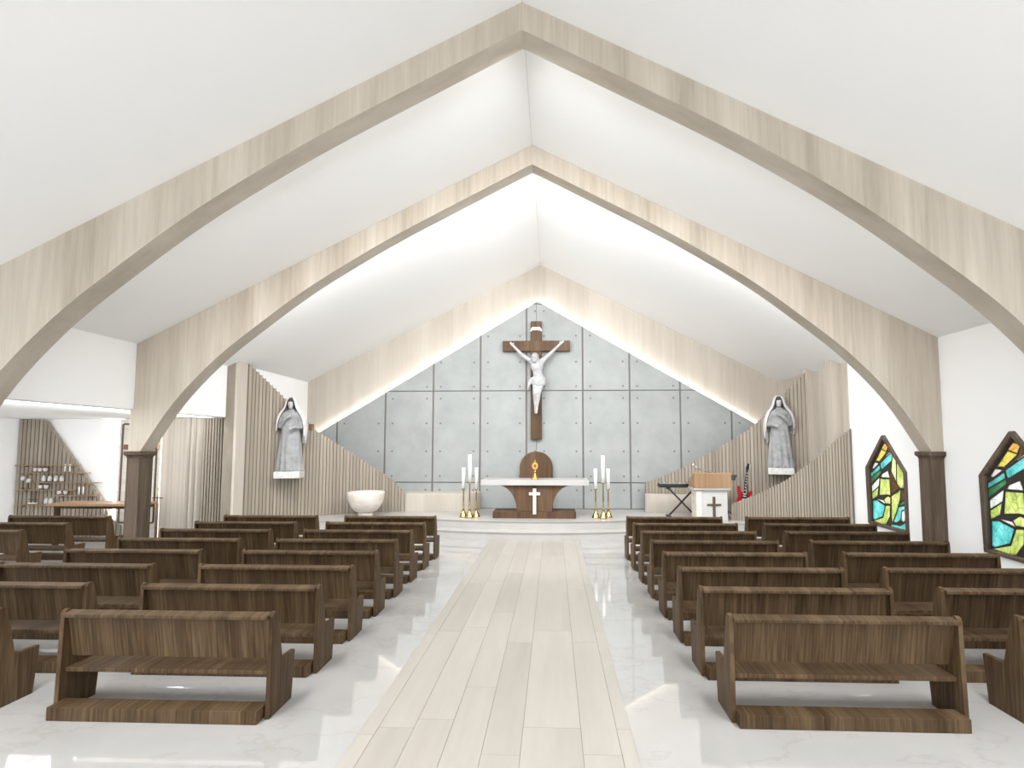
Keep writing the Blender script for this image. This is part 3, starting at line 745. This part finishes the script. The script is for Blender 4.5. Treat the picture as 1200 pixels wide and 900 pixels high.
# ------------------------------------------------------------------ robed statues on wall brackets
def statue(label, loc, rz, mirror):
    t = thing('robed_statue', label, 'statue', loc, rz, 'robed statues on the slatted screens')
    b = NB(); s = -1 if mirror else 1
    # robe in rings, narrow at the waist, folded towards the hem; front is -y
    prof = [(0.335, 0.0), (0.34, 0.03), (0.325, 0.25), (0.30, 0.55), (0.275, 0.85), (0.25, 1.05), (0.225, 1.22), (0.235, 1.38), (0.27, 1.52), (0.265, 1.60), (0.19, 1.67), (0.095, 1.71), (0.078, 1.78)]
    def fold(th, z):
        k = max(0, 1 - z / 1.3)
        return 1 + k * (0.085 * math.sin(11 * th + 1.5 * z) + 0.05 * math.sin(6 * th - 2 * z))
    lathe(b, prof, 96, (0, 0, 0), fold)
    for v_ in b.verts: v_.co.y *= 0.70
    # head, face
    hc = Vector((0.0, -0.035, 1.885))
    ball(b, hc, (0.098, 0.118, 0.138), 20, 14); ball(b, hc + Vector((0, -0.06, -0.085)), (0.058, 0.055, 0.055))
    ball(b, hc + Vector((0, -0.122, -0.02)), (0.014, 0.025, 0.035)); ball(b, hc + Vector((0, -0.11, -0.072)), (0.03, 0.015, 0.011))
    for q in (-1, 1): ball(b, hc + Vector((q * 0.042, -0.098, 0.038)), (0.032, 0.02, 0.011))
    # arms: one hand on the breast, the other resting at the waist
    sh1, el1, wr1 = Vector((-0.235 * s, 0, 1.55)), Vector((-0.265 * s, -0.07, 1.26)), Vector((-0.10 * s, -0.235, 1.45))
    sh2, el2, wr2 = Vector((0.235 * s, 0, 1.55)), Vector((0.27 * s, -0.05, 1.24)), Vector((0.17 * s, -0.25, 1.22))
    for a_, e_, w_ in ((sh1, el1, wr1), (sh2, el2, wr2)):
        limb(b, a_, e_, 0.08, 0.07); limb(b, e_, w_, 0.075, 0.055)
    for w_, d_, sd in ((wr1, Vector((0.8 * s, -0.25, 0.55)), Vector((-0.5 * s, -0.1, 0.8))), (wr2, Vector((-0.55 * s, -0.6, -0.2)), Vector((-0.5 * s, 0.2, 0.8)))):
        d_ = d_.normalized(); pc = w_ + d_ * 0.075
        limb(b, w_, pc, 0.035, 0.036)
        fingers(b, pc, d_, sd, (0, -1, 0), 0.09, 0.014, 0.2)
    # feet under the hem
    for q in (-1, 1): limb(b, (q * 0.08, -0.17, 0.03), (q * 0.10, -0.265, 0.028), 0.04, 0.032)
    o = obj('figure', b, 'robe_grey', t); remesh(o, 0.0125, 3)
    # face overlay, hair and veil
    f = NB(); ball(f, hc + Vector((0, -0.012, 0)), (0.092, 0.113, 0.128), 20, 14)
    ball(f, hc + Vector((0, -0.06, -0.085)), (0.057, 0.06, 0.055)); ball(f, hc + Vector((0, -0.127, -0.02)), (0.013, 0.024, 0.034)); ball(f, hc + Vector((0, -0.118, -0.07)), (0.028, 0.014, 0.01))
    for q in (-1, 1): ball(f, hc + Vector((q * 0.042, -0.104, 0.038)), (0.03, 0.02, 0.01))
    fo = obj('face', f, 'face', t); remesh(fo, 0.008, 2)
    hr = NB()
    def shell(bm, rows, th0, th1, n, thick):
        """rows of (z, rx, ry, y offset); angle 0 = front (-y)"""
        rr = []
        for z, rx, ry, oy in rows:
            rr.append([(math.sin(th0 + (th1 - th0) * i / n) * rx, oy - math.cos(th0 + (th1 - th0) * i / n) * ry, z) for i in range(n + 1)])
        V = [[bm.verts.new(p) for p in r_] for r_ in rr]
        for a, c_ in zip(V, V[1:]):
            for i in range(n): bm.faces.new((a[i], a[i + 1], c_[i + 1], c_[i]))
    shell(hr, [(1.76, 0.11, 0.105, -0.02), (1.88, 0.115, 0.125, -0.03), (1.97, 0.105, 0.125, -0.03), (2.02, 0.075, 0.10, -0.03), (2.045, 0.02, 0.04, -0.03)], 0.62, 2 * PI - 0.62, 24, 0.01)
    shell(hr, [(1.955, 0.108, 0.127, -0.03), (2.0, 0.09, 0.112, -0.03), (2.045, 0.03, 0.05, -0.03)], -0.64, 0.64, 8, 0.01)
    h_ = obj('hair', hr, 'hair', t, True); h_.modifiers.new('solid', 'SOLIDIFY').thickness = 0.014
    ve = NB(); n = 40; rows = [(2.09, 0.03, 0.05, 0), (2.07, 0.085, 0.10, 0), (2.01, 0.135, 0.145, 0), (1.90, 0.16, 0.165, 0.0), (1.78, 0.19, 0.165, 0.01), (1.68, 0.27, 0.20, 0.01), (1.56, 0.35, 0.235, 0.01), (1.40, 0.395, 0.255, 0.02), (1.22, 0.41, 0.26, 0.03), (1.06, 0.40, 0.26, 0.04), (0.92, 0.38, 0.25, 0.05)]
    V = []
    for k, (z, rx, ry, oy) in enumerate(rows):
        th0 = (0.35, 0.5, 0.66, 0.74, 0.76, 0.80, 0.88, 0.95, 1.0, 1.08, 1.15)[k]
        r_ = []
        for i in range(n + 1):
            th = th0 + (2 * PI - 2 * th0) * i / n
            f_ = 1 + (0.05 * math.sin(15 * th) + 0.03 * math.sin(7 * th + z * 6)) * min(1, k / 5)
            drop = 0
            if k == len(rows) - 1: drop = -0.16 * math.cos(3 * th) - 0.05 * math.sin(11 * th) + (0.18 if (th < PI) == mirror else -0.05)
            r_.append(ve.verts.new((math.sin(th) * rx * f_, oy - math.cos(th) * ry * f_, z + drop)))
        V.append(r_)
    for a, c_ in zip(V, V[1:]):
        for i in range(n): ve.faces.new((a[i], a[i + 1], c_[i + 1], c_[i]))
    vo = obj('veil', ve, 'veil_white', t, True)
    sd = vo.modifiers.new('solid', 'SOLIDIFY'); sd.thickness = 0.022; sd.offset = 0
    ss = vo.modifiers.new('sub', 'SUBSURF'); ss.levels = 1; ss.render_levels = 1
    obj('pedestal', prism(NB(), [(-0.335, -0.30), (0.335, -0.30), (0.335, 0.26), (-0.335, 0.26)], 'z', -0.19, -0.001, 0.02), 'veil_white', t)
    return t
statue('grey robed statue with white veil on the left slatted screen', (-7.12, 14.2, 1.815), math.radians(12), False)
statue('grey robed statue with white veil on the right slatted screen', (6.87, 15.12, 1.895), math.radians(-22), True)
bw = thing('wooden_block', 'small brown wooden block on top of the left screen beside the statue', 'block', (-6.93, 14.92, 2.96))
obj('block_body', bx(NB(), -0.12, 0.1, -0.1, 0.08, 0.03, 0.21, 0.01), 'terracotta', bw)
obj('block_foot', bx(NB(), -0.10, 0.08, -0.08, 0.06, -0.06, 0.031), 'slat_wood', bw)

# ------------------------------------------------------------------ baptismal font
fo_ = thing('baptismal_font', 'round white stone bowl font on a short foot', 'font', (-5.20, 14.95, ZP))
def bowl(r0, h, z0):
    pts = [(0.20, z0)]
    for i in range(1, 13):
        a = PI / 2 * i / 12
        pts.append((0.20 + (r0 - 0.20) * math.sin(a) ** 0.9, z0 + h * (1 - math.cos(a)) ** 0.85))
    pts += [(r0 - 0.03, z0 + h), (r0 - 0.06, z0 + h - 0.05)]
    for i in range(11, 2, -1):
        a = PI / 2 * i / 12
        pts.append(((r0 - 0.06) * math.sin(a) ** 0.9, z0 + 0.06 + (h - 0.09) * (1 - math.cos(a))))
    return pts
obj('bowl', lathe(NB(), bowl(0.53, 0.585, 0.135), 40), 'travertine', fo_, True)
obj('foot', lathe(NB(), [(0.225, 0.001), (0.215, 0.06), (0.21, 0.11), (0.19, 0.134)], 32), 'travertine', fo_, True)

# ------------------------------------------------------------------ lectern
am = thing('lectern', 'white lectern with brown cross and wooden slanted desk top', 'lectern', (4.70, 14.62, ZP))
obj('body', prism(NB(), [(-0.44, 0.001), (0.40, 0.001), (0.40, 0.84), (-0.44, 0.84)], 'y', -0.18, 0.30, 0.008), 'white_paint', am)
obj('side_board', bx(NB(), -0.455, -0.30, -0.20, 0.31, 0.002, 0.83, 0.006), 'travertine', am)
obj('rim', bx(NB(), -0.53, 0.49, -0.25, 0.37, 0.845, 0.905, 0.008), 'stone', am)
obj('desk', prism(NB(), [(-0.26, 0.906), (0.38, 0.906), (0.38, 1.10), (-0.22, 1.325), (-0.26, 1.30)], 'x', -0.51, 0.50, 0.008), 'desk_wood', am)
cr = NB(); prism(cr, [(-0.035, 0.02), (0.035, 0.02), (0.035, 0.415), (0.19, 0.415), (0.19, 0.465), (0.035, 0.465), (0.035, 0.66), (-0.035, 0.66), (-0.035, 0.465), (-0.19, 0.465), (-0.19, 0.415), (-0.035, 0.415)], 'y', -0.205, -0.181)
cro = obj('cross', cr, 'column_wood', am); cro.location = (0.03, 0, 0)
mi = thing('microphone', 'thin gooseneck microphone curving up from the lectern desk', 'microphone', (4.82, 14.62, ZP + 1.262))
obj('base', lathe(NB(), [(0.05, 0.001), (0.05, 0.015), (0.02, 0.03)], 14), 'black', mi, True)
obj('gooseneck', tube(NB(), [(0, 0, 0.02), (-0.06, -0.02, 0.06), (-0.20, -0.04, 0.09), (-0.36, -0.06, 0.12), (-0.48, -0.08, 0.17), (-0.58, -0.10, 0.235)], 0.012, 8), 'steel', mi, True)
obj('capsule', tube(NB(), [(-0.57, -0.10, 0.23), (-0.63, -0.11, 0.28)], [0.016, 0.024], 10), 'steel', mi, True)

# ------------------------------------------------------------------ keyboard on a cross stand
kb = thing('keyboard', 'black electronic keyboard on a cross stand, partly behind the lectern', 'keyboard', (4.0, 15.25, 1.31))
obj('case', bx(NB(), -0.62, 0.66, -0.14, 0.17, 0.0, 0.115, 0.03), 'black', kb)
wk = NB()
for i in range(28):
    o = obj('white_key', bx(NB(), -0.56 + i * 0.041, -0.56 + i * 0.041 + 0.038, 0.02, 0.165, 0.112, 0.124), 'ivory', kb) if i == 0 else None
    if i == 0: K0 = o
    else:
        c_ = K0.copy(); C.objects.link(c_); c_.location.x = i * 0.041
B0 = None
for i in range(27):
    if i % 7 in (2, 6): continue
    if B0 is None: B0 = obj('black_key', bx(NB(), -0.533, -0.509, 0.02, 0.11, 0.1245, 0.136), 'black_key', kb)
    else:
        c_ = B0.copy(); C.objects.link(c_); c_.location.x = i * 0.041
ks = thing('keyboard_stand', 'black folding cross stand under the keyboard', 'stand', (4.0, 15.25, ZP))
for nm, a, b_ in (('leg', (-0.34, -0.02), (0.42, 0.02)), ('leg', (0.42, -0.06), (-0.34, -0.06))):
    bm = NB(); x0, x1 = a[0], b_[0]; y_ = a[1]
    d = Vector((x1 - x0, 0, 0.80)); nrm = Vector((-d.z, 0, d.x)).normalized() * 0.022
    prism(bm, [((x0 + nrm.x), 0.03 + nrm.z), ((x0 - nrm.x), 0.03 - nrm.z), (x1 - nrm.x, 0.83 - nrm.z), (x1 + nrm.x, 0.83 + nrm.z)], 'y', y_ - 0.018, y_ + 0.018)
    lg = obj('leg', bm, 'black', ks)
    obj('foot', bx(NB(), x0 - 0.045, x0 + 0.045, -0.2, 0.2, 0.001, 0.045, 0.008), 'black', lg)
    obj('rest_bar', bx(NB(), x1 - 0.03, x1 + 0.03, -0.17, 0.17, 0.80, 0.852), 'black', lg)
obj('pivot', prism(NB(), [(0.04 + 0.035 * math.cos(2 * PI * i / 12), 0.43 + 0.035 * math.sin(2 * PI * i / 12)) for i in range(12)], 'y', -0.09, 0.01), 'black', ks)

# ------------------------------------------------------------------ music stand
ms = thing('music_stand', 'black music stand behind the lectern', 'music stand', (5.35, 15.25, ZP))
obj('pole', tube(NB(), [(0, 0, 0.12), (0, 0, 1.12)], 0.015, 10), 'black', ms, True)
for k in range(3):
    a = 2 * PI * k / 3 + 0.5
    obj('leg', tube(NB(), [(0, 0, 0.2), (0.25 * math.cos(a), 0.25 * math.sin(a), 0.012)], 0.011, 8), 'black', ms, True)
dk = NB(); prism(dk, [(-0.26, -0.02), (0.22, -0.02), (0.31, 0.135), (-0.3, 0.135)], 'y', -0.01, 0.01)
dko = obj('desk', dk, 'black', ms); dko.location = (0.03, 0, 1.085); dko.rotation_euler = (math.radians(-22), 0, 0)
obj('ledge', bx(NB(), -0.24, 0.24, -0.07, 0.02, 1.065, 1.08), 'black', ms)

# ------------------------------------------------------------------ red electric guitar
gt = thing('electric_guitar', 'red electric guitar leaning against the right slatted screen', 'guitar', (5.84, 15.35, ZP + 0.27))
gt.rotation_euler = (math.radians(-9), math.radians(11), 0)
body = [(0.0, 0.02), (0.12, 0.0), (0.19, 0.07), (0.205, 0.17), (0.16, 0.26), (0.15, 0.32), (0.20, 0.40), (0.225, 0.50), (0.17, 0.52), (0.11, 0.45), (0.045, 0.42), (-0.045, 0.42), (-0.10, 0.47), (-0.17, 0.60), (-0.225, 0.58), (-0.215, 0.46), (-0.155, 0.34), (-0.165, 0.26), (-0.21, 0.17), (-0.19, 0.06), (-0.11, 0.0)]
gb = smooth_curve(body + [body[0]], 3)[:-1]
obj('body', prism(NB(), gb, 'y', -0.025, 0.025, 0.008), 'red_lacquer', gt)
obj('pickguard', prism(NB(), [(0.02, 0.06), (0.13, 0.10), (0.14, 0.20), (0.09, 0.28), (0.10, 0.40), (0.0, 0.43), (-0.07, 0.40), (-0.06, 0.16)], 'y', -0.033, -0.0265), 'black', gt)
for z_ in (0.14, 0.22, 0.31, 0.375): obj('pickup', bx(NB(), -0.045, 0.045, -0.046, -0.034, z_, z_ + 0.03, 0.004), 'ivory', gt)
nk = obj('neck', bx(NB(), -0.028, 0.028, -0.042, -0.008, 0.42, 1.10, 0.006), 'black', gt)
for k in range(7): obj('inlay', lathe(NB(), [(0.016, 0), (0.016, 0.004)], 8, (0, 0, 0)), 'ivory', nk)
for k, o in enumerate([c for c in nk.children]): o.location = (0, -0.042, 0.50 + 0.085 * k); o.rotation_euler = (PI / 2, 0, 0)
hs_ = obj('headstock', prism(NB(), [(-0.028, 1.10), (0.028, 1.10), (0.06, 1.16), (0.05, 1.30), (0.0, 1.31), (-0.045, 1.16)], 'y', -0.03, -0.008), 'black', gt)
for k in range(4): obj('tuning_peg', bx(NB(), 0.052, 0.085, -0.026, -0.012, 1.155 + 0.035 * k, 1.175 + 0.035 * k, 0.004), 'ivory', hs_)
gs = thing('guitar_stand', 'black stand holding the red guitar', 'stand', (5.93, 15.42, ZP))
obj('upright', tube(NB(), [(0.12, 0.12, 0.02), (0.12, 0.08, 0.90), (0.06, 0.02, 0.93)], 0.013, 8), 'black', gs, True)
obj('cradle', tube(NB(), [(0.12, 0.11, 0.16), (-0.05, -0.02, 0.185), (-0.22, -0.12, 0.19)], 0.013, 8), 'black', gs, True)
obj('foot_bar', tube(NB(), [(-0.2, -0.08, 0.015), (0.12, 0.14, 0.015), (0.30, -0.1, 0.015)], 0.013, 8), 'black', gs, True)

# ------------------------------------------------------------------ side chapel
CHt = tab([(0.0, 3.262), (0.26, 3.24), (0.333, 2.94), (0.417, 2.61), (0.5, 2.28), (0.583, 1.95), (0.667, 1.61), (0.75, 1.28), (0.80, 1.08), (0.833, 0.9), (0.86, 0.62), (1.0, 0.3)])
CH = screen('slatted_screen', 'slatted wood wall panel with thin shelves in the side chapel', lambda t: Vector((-14.5 + 3.05 * t, 13.66)), lambda u: CHt(u * 0.953 + 0.031), 26, 1, depth=0.05, fill=0.72, thick=0.05, backing='slat_wood')
def chap(px, py=491): return -14.456 + (px - 22) * 0.02415 + (py - 491) * 0.00165          # photo column to metres on the chapel back wall
def chz(py): return 3.263 - (py - 491) * 0.02316
YS = 13.52
rails = [(20, 93, 545), (22, 105, 554), (35, 118, 565.4), (20, 89, 574), (66, 113, 580.5), (20, 62, 591.5)]
RL = ['topmost', 'second', 'third', 'fourth', 'fifth', 'lowest']
for (a, b_, y_), r_ in zip(rails, RL):
    sh_ = thing('shelf', 'thin wooden shelf on the chapel slat panel, %s from the top' % r_ if r_ not in ('topmost', 'lowest') else 'thin wooden shelf on the chapel slat panel, %s' % r_, 'shelf', (chap((a + b_) / 2, y_), YS, chz(y_) - 0.02), group='shelves in the side chapel')
    w2 = (chap(b_) - chap(a)) / 2
    obj('board', bx(NB(), -w2, w2, -0.03, 0.085, -0.011, 0.011), 'desk_wood', sh_)
    for s_ in (-0.7, 0.7): obj('bracket', bx(NB(), s_ * w2 - 0.01, s_ * w2 + 0.01, 0.0, 0.085, -0.05, -0.017), 'desk_wood', sh_)
def jar(kind, px, py_shelf, label, group):
    t = thing(kind, label, 'cup' if kind == 'votive_cup' else ('jar' if kind == 'small_jar' else 'candle'), (chap(px, py_shelf), YS + 0.01, chz(py_shelf) - 0.003), group=group)
    if kind == 'votive_cup':
        obj('cup', lathe(NB(), [(0.035, 0.001), (0.05, 0.03), (0.056, 0.10), (0.048, 0.10), (0.044, 0.03)], 14), 'white_paint', t, True)
        obj('rim', lathe(NB(), [(0.057, 0.101), (0.06, 0.108), (0.057, 0.115)], 14), 'column_wood', t, True)
    elif kind == 'small_jar':
        obj('jar', lathe(NB(), [(0.045, 0.001), (0.052, 0.05), (0.045, 0.11), (0.03, 0.13)], 14), 'white_paint', t, True)
        obj('lid', lathe(NB(), [(0.034, 0.131), (0.034, 0.145), (0.012, 0.16)], 12), 'white_paint', t, True)
    else:
        obj('wax', lathe(NB(), [(0.018, 0.001), (0.018, 0.20), (0.014, 0.205)], 10), 'wax', t, True)
        obj('wick', lathe(NB(), [(0.004, 0.203), (0.003, 0.22)], 6), 'wick', t)
pos3 = ['left', 'middle', 'right']; pos2 = ['left', 'right']; pos4 = ['leftmost', 'second', 'third', 'rightmost']
for i, p in enumerate((42.6, 48.2, 54.2)): jar('votive_cup', p, 553.2, 'white votive cup on the second chapel shelf, %s of three' % pos3[i], 'votive cups')
for i, p in enumerate((52.3, 59.4, 66.5, 73.2)): jar('small_jar', p, 564.6, 'small white jar on the third chapel shelf, %s of four' % pos4[i], 'small jars')
for i, p in enumerate((48.6, 55.2)): jar('votive_cup', p, 573.2, 'white votive cup on the fourth chapel shelf, %s of two' % pos2[i], 'votive cups')
for i, p in enumerate((70.7, 77.8)): jar('votive_cup', p, 579.7, 'white votive cup on the fifth chapel shelf, %s of two' % pos2[i], 'votive cups')
for i, p in enumerate((55.0, 60.3)): jar('small_jar', p, 590.7, 'small white jar on the lowest chapel shelf, %s of two' % pos2[i], 'small jars')
for i, p in enumerate((77.3, 83.0)): jar('thin_candle', p, 544.2 + 9, 'thin white candle at the right of the second chapel shelf, %s of two' % pos2[i], 'thin candles')
for i, p in enumerate((93.3, 98.2)): jar('thin_candle', p, 579.7, 'thin white candle at the right of the fifth chapel shelf, %s of two' % pos2[i], 'thin candles')
for i, (p, y_) in enumerate(((27.3, 573.2), (34.0, 573.2))):
    t = thing('globe_lamp', 'small white globe on a dark stem, fourth chapel shelf, %s of two' % pos2[i], 'lamp', (chap(p, y_), YS + 0.01, chz(y_) - 0.003), group='globe ornaments')
    obj('stem', lathe(NB(), [(0.04, 0.001), (0.04, 0.012), (0.01, 0.03), (0.01, 0.22 - 0.06 * i)], 10), 'column_wood', t, True)
    g_ = NB(); ball(g_, (0, 0, 0.275 - 0.06 * i), (0.055, 0.055, 0.065), 14, 10); obj('globe', g_, 'white_paint', t, True)
for i, p in enumerate((37.0, 41.8)):
    t = thing('small_cross', 'small dark standing cross on the lowest chapel shelf, %s of two' % pos2[i], 'cross', (chap(p, 590), YS + 0.01, chz(590.7) - 0.003), group='small standing crosses')
    obj('upright', bx(NB(), -0.014, 0.014, -0.012, 0.012, 0.031, 0.34), 'column_wood', t)
    obj('crossbar', bx(NB(), -0.055, 0.055, -0.014, 0.014, 0.10, 0.125), 'column_wood', t)
    obj('base', bx(NB(), -0.045, 0.045, -0.035, 0.035, 0.001, 0.03), 'wax', t)

# chapel table
tb = thing('chapel_table', 'long wooden table in the side chapel left of the dark column', 'table', (-11.0, 12.55, 0))
obj('table_top', bx(NB(), -1.14, 1.14, -0.35, 0.35, 1.045, 1.105, 0.008), 'desk_wood', tb)
obj('apron', bx(NB(), -1.10, 1.10, -0.20, 0.25, 0.97, 1.044), 'pew_wood_x', tb)
for s_ in (-1, 1):
    obj('leg', bx(NB(), s_ * 1.06 - 0.055, s_ * 1.06 + 0.055, -0.17, -0.10, 0.0, 0.969), 'pew_wood_y', tb)
# marble backdrop with a thin wooden border, a hanging wooden cross, glowing edges
mb = thing('marble_panel', 'tall marble panel with thin wooden border behind the left column', 'panel', (-11.03, 13.66, 0))
obj('slab', bx(NB(), -0.62, 0.56, 0.0, 0.05, 0.02, 3.25), 'travertine', mb)
for xx in (-0.52, 0.46): obj('border', bx(NB(), xx - 0.022, xx + 0.022, -0.018, -0.001, 0.44, 3.12), 'column_wood', mb)
for zz in (0.44, 3.12): obj('border', bx(NB(), -0.498, 0.438, -0.018, -0.001, zz - 0.022, zz + 0.022), 'column_wood', mb)
for xx in (-0.70, 0.66): obj('light_strip', bx(NB(), xx - 0.03, xx + 0.03, 0.03, 0.06, 0.02, 3.25), 'led_soft', mb)
hc_ = thing('hanging_cross', 'brown wooden cross on the marble panel, mostly hidden by the left column', 'cross', (-10.95, 13.60, 1.30))
obj('upright', bx(NB(), -0.07, 0.07, -0.05, 0.03, 0, 1.75, 0.008), 'terracotta', hc_)
obj('crossbar', bx(NB(), -0.47, 0.47, -0.055, 0.025, 1.12, 1.26, 0.008), 'terracotta', hc_)
ps = thing('processional_staff', 'thin brown staff with small crossbar right of the left column', 'staff', (-10.28, 13.4, 0))
obj('foot', lathe(NB(), [(0.13, 0.001), (0.13, 0.02), (0.03, 0.06)], 16), 'terracotta', ps, True)
obj('shaft', lathe(NB(), [(0.032, 0.05), (0.032, 1.0)], 12), 'terracotta', ps, True)
obj('crossbar', bx(NB(), -0.14, 0.14, -0.012, 0.012, 1.12, 1.145), 'column_wood', ps)
obj('spire', lathe(NB(), [(0.02, 1.0), (0.014, 1.40)], 10), 'brass', ps, True)
# folded wooden partition between the chapel and the sanctuary
fp = thing('folded_partition', 'pale wooden partition of upright boards and slats right of the left column', 'partition', (0, 13.5, 0))
bme = unit('light_wood')
xb = -10.36
for k in range(4):
    block('board', bme, fp, (xb + 0.08 + 0.162 * k, 0.09 - 0.012 * (k % 2), 0), (0.158, 0.04, ZB - 0.003))
for k in range(3):
    block('fin', bme, fp, (-9.60 + 0.16 * k, 0.04, 0), (0.085, 0.14, ZB - 0.003), math.radians(-18))
slm2 = unit('slat_wood')
for k in range(11):
    block('slat', slm2, fp, (-9.16 + 0.078 * k, 0.06, 0), (0.05, 0.06, ZB - 0.003))
obj('backing', bx(NB(), -10.36, -8.30, 0.135, 0.175, 0, ZB - 0.003), 'slat_back', fp)
